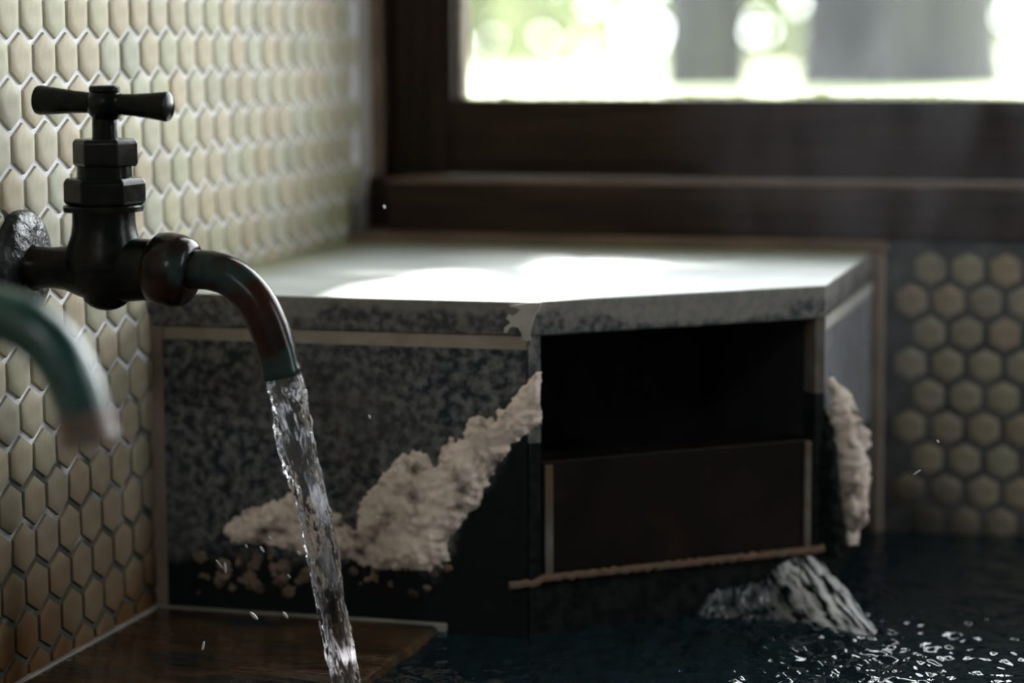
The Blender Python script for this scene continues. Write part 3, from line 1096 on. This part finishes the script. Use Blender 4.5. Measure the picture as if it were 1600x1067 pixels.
def make_tap(name, yt, mats, spout_pts, spout_r, tip=None):
    t = empty(name, (0, yt, AX))
    B, S, Pm = mats

    def fin(mb, nm, m_, smooth=True, bevel=0.0, parent=t, angle=40):
        mb.v = [(p[0], p[1] - yt, p[2] - AX) for p in mb.v]
        return mb.build(nm, m_, parent, smooth=smooth, bevel=bevel, angle=angle)
    # wall plate
    fin(MB().lathe([(0.0, 0.0262), (0.0035, 0.0262), (0.0058, 0.0245), (0.0075, 0.020), (0.0085, 0.014), (0.0088, 0.002)], (0.0015, yt, AX + 0.001), (1, 0, 0), 48), 'wall_plate', Pm)
    # horizontal body, with collar at the wall and a belly under the valve
    prof = [(0.002, 0.0105), (0.0055, 0.0122), (0.0095, 0.0118), (0.012, 0.0104), (0.020, 0.0100), (0.027, 0.0108), (0.034, 0.0135), (0.042, 0.0158),
            (0.050, 0.0163), (0.058, 0.0156), (0.066, 0.0148), (0.072, 0.0145), (0.078, 0.0145)]
    fin(MB().lathe(prof, (0, yt, AX - 0.0005), (1, 0, 0), 40), 'body', B)
    # belly drop
    fin(MB().lathe([(-0.001, 0.012), (0.004, 0.011), (0.0065, 0.0085), (0.0082, 0.005), (0.009, 0.001)], (0.0475, yt, AX - 0.0115), (0, 0, -1), 32), 'body_plug', B)
    # upright neck with flared root
    cx = 0.0470
    fin(MB().lathe([(0.0, 0.0195), (0.006, 0.0190), (0.0115, 0.0172), (0.016, 0.0157), (0.021, 0.0150), (0.0275, 0.0149), (0.0285, 0.0160)], (cx, yt, AX + 0.0005), (0, 0, 1), 40), 'valve_neck', B)
    fin(MB().lathe([(0.0, 0.0150), (0.0004, 0.0190), (0.0028, 0.0192), (0.0034, 0.0185)], (cx, yt, AX + 0.0268), (0, 0, 1), 40), 'washer', B)
    # two hexagonal nuts
    hexn = MB().lathe([(0.0, 0.0180), (0.0012, 0.0196), (0.0108, 0.0196), (0.0130, 0.0180)], (0, 0, 0), (0, 0, 1), 6)
    rot = Matrix.Rotation(math.radians(21), 3, 'Z')
    hexn.v = [tuple(rot @ Vector(p) + Vector((cx + 0.0008, yt, AX + 0.0302))) for p in hexn.v]
    fin(hexn, 'bonnet_nut', B, smooth=False, bevel=0.0008)
    fin(MB().lathe([(0.0, 0.0132), (0.006, 0.0130)], (cx + 0.001, yt, AX + 0.0428), (0, 0, 1), 36), 'bonnet_collar', B)
    hexn = MB().lathe([(0.0, 0.0145), (0.001, 0.0156), (0.0115, 0.0156), (0.0132, 0.0142)], (0, 0, 0), (0, 0, 1), 6)
    rot = Matrix.Rotation(math.radians(17), 3, 'Z')
    hexn.v = [tuple(rot @ Vector(p) + Vector((cx + 0.0016, yt, AX + 0.0485))) for p in hexn.v]
    fin(hexn, 'packing_nut', B, smooth=False, bevel=0.001)
    hx = cx + 0.0024
    fin(MB().lathe([(0.0, 0.0060), (0.012, 0.0057)], (hx - 0.0008, yt, AX + 0.061), (0, 0, 1), 28), 'stem', B)
    # cross handle: hub, cap, two flared arms
    han = fin(MB().lathe([(-0.0080, 0.0052), (-0.0068, 0.0066), (-0.0045, 0.0083), (-0.001, 0.0093), (0.002, 0.0090), (0.0045, 0.0076), (0.0056, 0.0062)], (hx, yt, Z(-0.0330)), (0, 0, 1), 36), 'handle', B)
    fin(MB().lathe([(0.0, 0.0068), (0.0006, 0.0074), (0.0022, 0.0074), (0.0030, 0.0066), (0.0033, 0.002)], (hx - 0.0002, yt, Z(-0.0278)), (0, 0, 1), 36), 'handle_cap', B, parent=han)
    tilt = math.radians(-2.6)
    yaw_ = math.radians(0)
    for sgn, L_ in ((-1, 0.0360), (1, 0.0332)):
        d = Vector((math.cos(tilt) * sgn * math.cos(yaw_), math.cos(tilt) * sgn * math.sin(yaw_), math.sin(tilt) * sgn))
        arm = [(0.004, 0.0052), (0.009, 0.0050), (0.016, 0.0054), (0.024, 0.0062), (L_ - 0.0022, 0.0071), (L_ - 0.0008, 0.0068), (L_, 0.0056), (L_ + 0.0004, 0.001)]
        fin(MB().lathe(arm, (hx, yt, Z(-0.0332)), d, 32), 'handle_arm', B, parent=han)
    # union nut in front of the spout
    dn = Vector((0.985, 0, -0.17)).normalized()
    fin(MB().lathe([(-0.0105, 0.0140), (-0.008, 0.0165), (-0.003, 0.0176), (0.003, 0.0175), (0.0085, 0.0160), (0.0108, 0.0135), (0.0112, 0.0100)], (0.0812, yt, AX - 0.0002), dn, 40), 'union_nut', S)
    # spout
    P = smooth_path(spout_pts, 48)
    R = [spout_r] * 46 + [spout_r * 1.045] * 2 + [spout_r * 1.0]
    sp = MB().tube(P, R, 32, caps=False)
    # inner wall so that the mouth is open
    sp.tube([P[-1], P[-2], P[-6]], [spout_r * 0.84] * 3, 32, caps=False)
    o = len(sp.v)
    k0 = 48 * 32
    k1 = 49 * 32
    sp.f += [(k0 + k, k0 + (k + 1) % 32, k1 + (k + 1) % 32, k1 + k) for k in range(32)]
    spo = fin(sp, 'spout', S)
    if tip:
        fin(MB().tube(P[-9:], [spout_r * 1.03] * 6 + [spout_r * 1.08] * 2 + [spout_r * 1.02], 32), 'spout_tip', tip, parent=spo)
    return t, P


sp_px = [(270, 420), (300, 421), (332, 423), (366, 437), (398, 469), (420, 511), (433, 551), (442, 590)]
tap, SP = make_tap('water_tap', YT, (M['bronze'], M['spout'], M['plate']), [at(x, y, 1, YT) for x, y in sp_px], 0.0094)
tag(tap, 'dark bronze tap with a cross handle, water running from its spout', 'tap')
YT2 = 0.76
sp2 = [Vector((0.078, YT2, AX)), Vector((0.105, YT2, AX + 0.001)), at(-40, 490, 1, YT2), at(5, 494, 1, YT2), at(52, 514, 1, YT2), at(92, 556, 1, YT2), at(117, 608, 1, YT2), at(133, 660, 1, YT2), at(141, 694, 1, YT2)]
tap2, SP2 = make_tap('water_tap', YT2, (M['patina'], M['patina'], M['plate']), sp2, 0.0098, M['patina_end'])
tag(tap2, 'blurred tap spout covered in green patina, nearest the viewer', 'tap')

# ------------------------------------------------------------------ water
st_px = [(443, 585), (449, 615), (457, 655), (472, 725), (488, 795), (502, 860), (515, 930), (527, 1000), (539, 1062), (543, 1090), (545, 1102)]
ST = smooth_path([at(x, y, 1, YT) for x, y in st_px], 260)
endz = FLOOR_Z
nst = 72


def stream_r(i, a, r):
    t = i / 260
    tw = a + 2.4 * t * 2
    p = Vector((math.cos(tw) * 2.1, math.sin(tw) * 2.1, t * 9))
    q = Vector((math.cos(a) * 4.5, math.sin(a) * 4.5, t * 34))
    k = min(1.0, t * 8)
    return r * (1 + k * (0.20 * noise.noise(p) + 0.15 * noise.noise(q) + 0.06 * noise.noise(Vector((q.x * 2.2, q.y * 2.2, t * 60))) + 0.05 * math.sin(3 * tw + 5 * t)))


rad = [0.0090 - 0.0024 * min(1, i / 200) for i in range(261)]
ws = MB().tube(ST, rad, nst, squash=0.8, fn=stream_r).build('water_stream', M['stream'], smooth=True, angle=180)
uvl = ws.data.uv_layers.new(name='flow')
for lp in ws.data.loops:
    ang = (lp.vertex_index % nst) / nst * 2 * math.pi
    uvl.data[lp.index].uv = (math.sin(ang) + 0.3 * math.sin(2 * ang + 1), (lp.vertex_index // nst) / 260)
tag(ws, 'clear stream of water falling from the bronze tap', 'water')

# pool surface with ripples spreading from the spout box
SPL = Vector((0.345, 1.215, 0))


def wave(x, y):
    dx, dy = x - SPL.x, y - SPL.y
    r = math.hypot(dx, dy)
    a = math.exp(-(r / 0.13) ** 2)
    b = math.exp(-(r / 0.30) ** 2)
    q = Vector((x, y, 0))
    h = 0.0026 * a * noise.fractal(q * 85 + Vector((3, 1, 0)), 0.7, 2.0, 3) + 0.0009 * b * noise.fractal(q * 170, 0.7, 2.0, 2)
    h += 0.0016 * b * math.sin(r * 190 + 2.5 * noise.noise(q * 22)) * (0.4 + 0.6 * noise.noise(q * 30))
    h += 0.0011 * (0.35 + b) * noise.fractal(Vector((x * 26, y * 40, 4)), 0.9, 2.0, 3)
    # agitation where the tap's water runs off the stone strip
    c = math.exp(-((x - 0.25) / 0.09) ** 2 - ((y - 1.095) / 0.03) ** 2)
    h += 0.0038 * c * noise.fractal(q * 85, 0.8, 2.0, 3)
    return h


xs = np.concatenate([np.arange(0.1605, 0.60, 0.0016), np.linspace(0.605, ROOM_X1, 60)])
ys = np.concatenate([np.linspace(ROOM_Y0, 0.92, 40), np.arange(0.925, BACK_Y, 0.0018), [BACK_Y]])
v, f = [], []
nx, ny = len(xs), len(ys)
for y in ys:
    for x in xs:
        v.append((x, y, wave(x, y) - 0.0008))
for j in range(ny - 1):
    for i in range(nx - 1):
        cxm, cym = (xs[i] + xs[i + 1]) / 2, (ys[j] + ys[j + 1]) / 2
        # nothing under the bench
        if cym > 1.235 and cxm < 0.335 and (Vector((cxm, cym, 0)) - A2).dot(CN) < -0.02:
            continue
        a = j * nx + i
        f.append((a, a + 1, a + nx + 1, a + nx))
pw = MB().add(v, f).build('pool_water', M['pool'], smooth=True, fix=False, angle=180)
tag(pw, 'dark rippling water of the bath below the granite ledge', 'water', kind='stuff')

# water gushing out from under the lip of the box
GU, GV = 150, 130
v, f = [], []
for j in range(GV + 1):
    t = j / GV
    for i in range(GU + 1):
        u = i / GU
        s = 0.100 + 0.080 * u
        # runs out, falls, fans towards the right
        base = Vector(ch(s, -0.004, 0))
        strength = 0.20 + 0.80 * math.exp(-((u - 0.82) / 0.24) ** 2) + 0.12 * math.exp(-((u - 0.35) / 0.12) ** 2)
        out = (0.074 * strength) * t
        p = base + CN * out + Vector((0.014 * u - 0.010, 0, 0)) * t
        zz = (0.0255 + 0.003 * u) * (0.30 + 0.70 * strength) * (1 - t ** (0.75 + 0.5 * u)) - 0.002 * t
        q = Vector((u * 9 + 0.8 * noise.noise(Vector((t * 3, u * 4, 7))), t * 2.6, 2.0))
        hh = noise.fractal(q, 0.8, 2.1, 4)
        q2 = Vector((u * 30, t * 8, 5))
        amp = min(1, t * 5 + 0.25) * (1 - 0.6 * t)
        edge_ = min(1.0, u / 0.12, (1 - u) / 0.06)
        zz = zz * (0.35 + 0.65 * edge_) + amp * (0.0046 * hh + 0.0022 * noise.noise(q2)) * edge_ - 0.003 * (1 - edge_)
        v.append((p.x, p.y, zz))
for j in range(GV):
    for i in range(GU):
        a = j * (GU + 1) + i
        f.append((a, a + 1, a + GU + 2, a + GU + 1))
gush = MB().add(v, f).build('gushing_water', M['foam'], smooth=True, fix=True, angle=180)
uvl = gush.data.uv_layers.new(name='flow')
for lp in gush.data.loops:
    uvl.data[lp.index].uv = ((lp.vertex_index % (GU + 1)) / GU, (lp.vertex_index // (GU + 1)) / GV)
tag(gush, 'water gushing out from under the box lip into the bath', 'water')

# flying drops
drops = [((351, 878), (353, 896), .85), ((337, 874), (348, 888), .6), ((390, 956), (403, 968), .9), ((442, 956), (450, 966), .7), ((319, 1002), (316, 1016), .7),
         ((383, 850), (387, 856), .6), ((406, 853), (413, 863), .7), ((420, 837), (426, 847), .7), ((465, 861), (470, 868), .9), ((449, 897), (454, 903), .6),
         ((576, 648), (579, 654), .6), ((626, 726), (621, 734), .8), ((599, 320), (602, 326), .6), ((1464, 687), (1467, 692), .6), ((1427, 742), (1439, 734), .55)]
where = ['in front of the left end of the white crust', 'just left of the pale crust foot', 'low over the stone floor, left of the stream', 'low beside the running stream',
         'lowest of all, over the brown stone floor', 'over the left crust mound', 'below the left crust mound', 'against the middle of the left crust mound',
         'closest to the left side of the stream', 'under the left crust mound, by the stream', 'in front of bare granite right of the stream',
         'in front of the tallest crust mound', 'high up before the window corner', 'before the taupe tiles on the right', 'before the taupe tiles near the water']
for (a, b, r), wtxt in zip(drops, where):
    yy = YT if a[0] < 700 else 1.2
    pa_, pb_ = at(*a, 1, yy), at(*b, 1, yy)
    L_ = pb_ - pa_
    P = [pa_ + L_ * k / 8 for k in range(9)]
    R = [r * 0.0010 * math.sqrt(max(0.02, 1 - (2 * k / 8 - 1) ** 2)) for k in range(9)]
    o = MB().tube(P, R, 10).build('water_drop', M['spray'], smooth=True, angle=180)
    tag(o, 'tiny flying drop of water ' + wtxt, 'drop', 'drops splashing off the stream')

# ------------------------------------------------------------------ outside
GZ = Z(-0.152)
go = MB()
go.box((-14, 1.9, GZ - 0.3), (10, 30, GZ)).build('ground', M['ground'])
tag(bpy.data.objects['ground'], 'sunlit mossy ground outside the window', 'ground', kind='structure')


def trunk(name, x, y, r, label, seed):
    t = empty(name, (x, y, GZ))
    nseg, nh = 72, 90
    v, f = [], []
    for j in range(nh + 1):
        h = -0.1 + 8.3 * (j / nh) ** 1.8
        rr = r * (1 - 0.03 * h) * (1 + 0.14 * math.exp(-max(h, 0) * 7))
        for k in range(nseg):
            a = 2 * math.pi * k / nseg
            q = Vector((math.cos(a) * 9, math.sin(a) * 9, h * 1.1 + seed))
            d = 0.010 * noise.ridged_multi_fractal(q, 0.8, 2.1, 4, 1.0, 2.0)
            v.append((math.cos(a) * (rr + d * r * 1.6), math.sin(a) * (rr + d * r * 1.6), h))
    for j in range(nh):
        for k in range(nseg):
            k2 = (k + 1) % nseg
            f.append((j * nseg + k, j * nseg + k2, (j + 1) * nseg + k2, (j + 1) * nseg + k))
    mb = MB().add(v, f)
    mb.build('trunk', M['bark'], t, smooth=True, angle=180, fix=False)
    tag(t, label, 'tree', 'trees outside the window')
    return t


def leaf_quad(mb, c, size, rot):
    L_ = [(-0.5, 0, 0), (-0.15, -0.28, 0.03), (0.2, -0.24, 0.03), (0.5, 0, 0), (0.2, 0.24, 0.03), (-0.15, 0.28, 0.03)]
    mb.add([rot @ (Vector(p) * size) + c for p in L_], [(0, 1, 2, 3), (0, 3, 4, 5)])


def rand_rot(rnd, flat=1.0):
    return Euler((rnd.gauss(0, 0.7) * flat, rnd.gauss(0, 0.7) * flat, rnd.uniform(0, 6.28))).to_matrix()


def leaves(n, c, radii, size, seed, name, material, parent):
    rnd = random.Random(seed)
    mb = MB()
    for _ in range(n):
        while True:
            p = Vector((rnd.uniform(-1, 1), rnd.uniform(-1, 1), rnd.uniform(-1, 1)))
            if p.length < 1:
                break
        p = Vector((p.x * radii[0], p.y * radii[1], p.z * radii[2])) + Vector(c)
        leaf_quad(mb, p, size * rnd.uniform(0.6, 1.2), rand_rot(rnd, 1.4))
    o = mb.build(name, material, parent, fix=False)
    o['kind'] = 'stuff'
    return o


a, b = at(1045, 100, 1, 6.0), at(1162, 100, 1, 6.0)
trunk('tree', (a.x + b.x) / 2, 6.0, (b.x - a.x) / 2 * 1.04, 'slimmer grey tree trunk outside the window', 3)
a, b = at(1262, 100, 1, 6.2), at(1552, 100, 1, 6.2)
trunk('tree', (a.x + b.x) / 2, 6.2, (b.x - a.x) / 2 * 1.0, 'broad grey tree trunk outside the window on the right', 11)


def bush(x, y, rx, rz, n, size, label, seed):
    t = empty('bush', (x, y, GZ))
    leaves(n, (0, 0, rz * 0.85), (rx, rx * 0.7, rz), size, seed, 'foliage', M['bush_leaf'], t)
    MB().tube([Vector((0, 0, -0.05)), Vector((0.02, 0, rz * 0.4)), Vector((0, 0.03, rz * 0.9))], [0.04, 0.03, 0.015], 8).build('stem', M['bark'], t)
    tag(t, label, 'bush', 'bushes beyond the trees')


bush(-2.3, 9.5, 0.75, 0.8, 700, 0.13, 'pale sunlit bush seen at the left of the window pane', 21)
bush(-1.62, 11.5, 0.8, 1.1, 800, 0.15, 'pale sunlit bush left of the slimmer trunk', 22)
bush(-0.85, 13.0, 0.9, 0.45, 500, 0.13, 'low pale bush between the two trunks', 23)
bush(0.25, 9.0, 0.55, 0.8, 700, 0.12, 'pale sunlit bush right of the broad trunk', 24)
bush(-1.15, 10.0, 0.42, 0.55, 380, 0.11, 'small pale bush just left of the slimmer trunk foot', 26)
bush(-2.75, 12.5, 0.8, 1.3, 700, 0.16, 'taller pale bush behind the left of the pane', 27)
bush(-3.6, 15.0, 1.4, 1.5, 900, 0.22, 'faint pale bush far behind the left of the pane', 25)

# moss along the foot of the pane outside
mo = MB()
for k in range(900):
    x = random.uniform(WX0, WX1)
    hgt = max(0.0, 0.0022 + 0.0022 * noise.noise(Vector((x * 38, 0, 0)))) * random.uniform(0.5, 1.2)
    y = random.uniform(WY + 0.022, WY + 0.032)
    w_ = random.uniform(0.0010, 0.0025)
    z0 = WZ0 - 0.0005
    mo.add([(x - w_, y - w_, z0), (x + w_, y - w_, z0), (x + w_, y + w_, z0), (x - w_, y + w_, z0), (x + random.gauss(0, .0006), y, z0 + hgt)],
           [(0, 1, 4), (1, 2, 4), (2, 3, 4), (3, 0, 4)])
mo = mo.build('moss', M['moss'], fix=False)
tag(mo, 'thin yellow green moss along the foot of the window pane', 'moss', kind='stuff')

# unseen tree, added: gaps cut in its leaves shape two sun patches
PATCH = [[(535, 467), (590, 450), (640, 431), (690, 422), (730, 423), (760, 432), (790, 443), (825, 452), (845, 464), (810, 474), (580, 474)],
         [(862, 421), (885, 411), (920, 407), (960, 407), (985, 411), (995, 418), (980, 424), (940, 428), (890, 428)]]
PW_ = [[(p.x, p.y) for p in (at(x, y, 2, TOP) for x, y in pp)] for pp in PATCH]
yt_ = empty('sun_mask_tree', (2.3, 4.3, GZ))
MB().tube([Vector((0, 0, -0.05)), Vector((-0.03, 0.02, 0.7)), Vector((0.02, 0, 2.4)), Vector((-0.05, 0.03, 4.3))], [0.05, 0.045, 0.035, 0.012], 12).build('trunk', M['bark'], yt_, smooth=True)
for k in range(4):
    MB().tube([Vector((0.0, 0, 2.7 + 0.22 * k)), Vector((-0.6, -0.05, 3.1 + 0.22 * k)), Vector((-1.7, 0.05 * k, 3.2 + 0.2 * k))], [0.014, 0.010, 0.004], 8).build('branch', M['bark'], yt_, smooth=True)
U1 = SUN.cross(Vector((0, 0, 1))).normalized()
U2 = U1.cross(SUN).normalized()
cen = Vector((0.55, 1.571, Z(0.25))) + SUN * 4.0
lb = MB()
rnd = random.Random(5)
cand, pos = [], []
for _ in range(28000):
    p = cen + U1 * rnd.uniform(-0.8, 0.8) + U2 * rnd.uniform(-0.5, 1.15) + SUN * rnd.uniform(-0.22, 0.22)
    cand.append((p, rnd.uniform(0.035, 0.06), rand_rot(rnd, 0.8)))
    q = p - SUN * ((p.z - TOP) / SUN.z)
    pos.append((q.x, q.y))
pos = np.array(pos)
D = np.max([poly_dist(pos[:, 0], pos[:, 1], pp) for pp in PW_], axis=0)
for (p, s, r), d in zip(cand, D):
    if d > -s * 0.36:
        continue
    leaf_quad(lb, p - yt_.location, s, r)
lo_ = lb.build('foliage', M['leaf'], yt_, fix=False)
lo_['kind'] = 'stuff'
tag(yt_, 'unseen leafy tree added outside to shape the sun patches', 'tree')

# ------------------------------------------------------------------ steam over the hot water
def steam_mat():
    mt = bpy.data.materials.new('thin_steam')
    mt.use_nodes = True
    N, L = mt.node_tree.nodes, mt.node_tree.links
    N.remove(principled(mt))
    vol = N.new('ShaderNodeVolumeScatter')
    vol.inputs['Color'].default_value = (0.95, 0.95, 1.0, 1)
    vol.inputs['Anisotropy'].default_value = 0.3
    tc = N.new('ShaderNodeTexCoord')
    ln = N.new('ShaderNodeVectorMath')
    ln.operation = 'LENGTH'
    L.new(tc.outputs['Object'], ln.inputs[0])
    fall = N.new('ShaderNodeMapRange')
    fall.interpolation_type = 'SMOOTHSTEP'
    fall.inputs['From Min'].default_value = 1.0
    fall.inputs['From Max'].default_value = 0.3
    L.new(ln.outputs['Value'], fall.inputs['Value'])
    mp = N.new('ShaderNodeMapping')
    mp.inputs['Scale'].default_value = (2.4, 1.2, 1.1)
    L.new(tc.outputs['Object'], mp.inputs['Vector'])
    nz = N.new('ShaderNodeTexNoise')
    nz.inputs['Scale'].default_value = 1.7
    nz.inputs['Detail'].default_value = 5
    nz.inputs['Distortion'].default_value = 1.6
    L.new(mp.outputs['Vector'], nz.inputs['Vector'])
    r = N.new('ShaderNodeMapRange')
    r.inputs['From Min'].default_value = 0.42
    r.inputs['From Max'].default_value = 0.72
    L.new(nz.outputs['Fac'], r.inputs['Value'])
    mu = N.new('ShaderNodeMath')
    mu.operation = 'MULTIPLY'
    L.new(fall.outputs['Result'], mu.inputs[0])
    L.new(r.outputs['Result'], mu.inputs[1])
    mu2 = N.new('ShaderNodeMath')
    mu2.operation = 'MULTIPLY'
    mu2.inputs[1].default_value = 0.40
    L.new(mu.outputs[0], mu2.inputs[0])
    L.new(mu2.outputs[0], vol.inputs['Density'])
    L.new(vol.outputs[0], N['Material Output'].inputs['Volume'])
    return mt


bm = bmesh.new()
bmesh.ops.create_icosphere(bm, subdivisions=3, radius=1.0)
me = bpy.data.meshes.new('steam')
bm.to_mesh(me)
bm.free()
me.materials.append(steam_mat())
stm = bpy.data.objects.new('steam', me)
stm.location = (0.40, 1.34, 0.245)
stm.scale = (0.17, 0.11, 0.215)
col.objects.link(stm)
tag(stm, 'faint steam rising over the bath at the right', 'steam', kind='stuff')
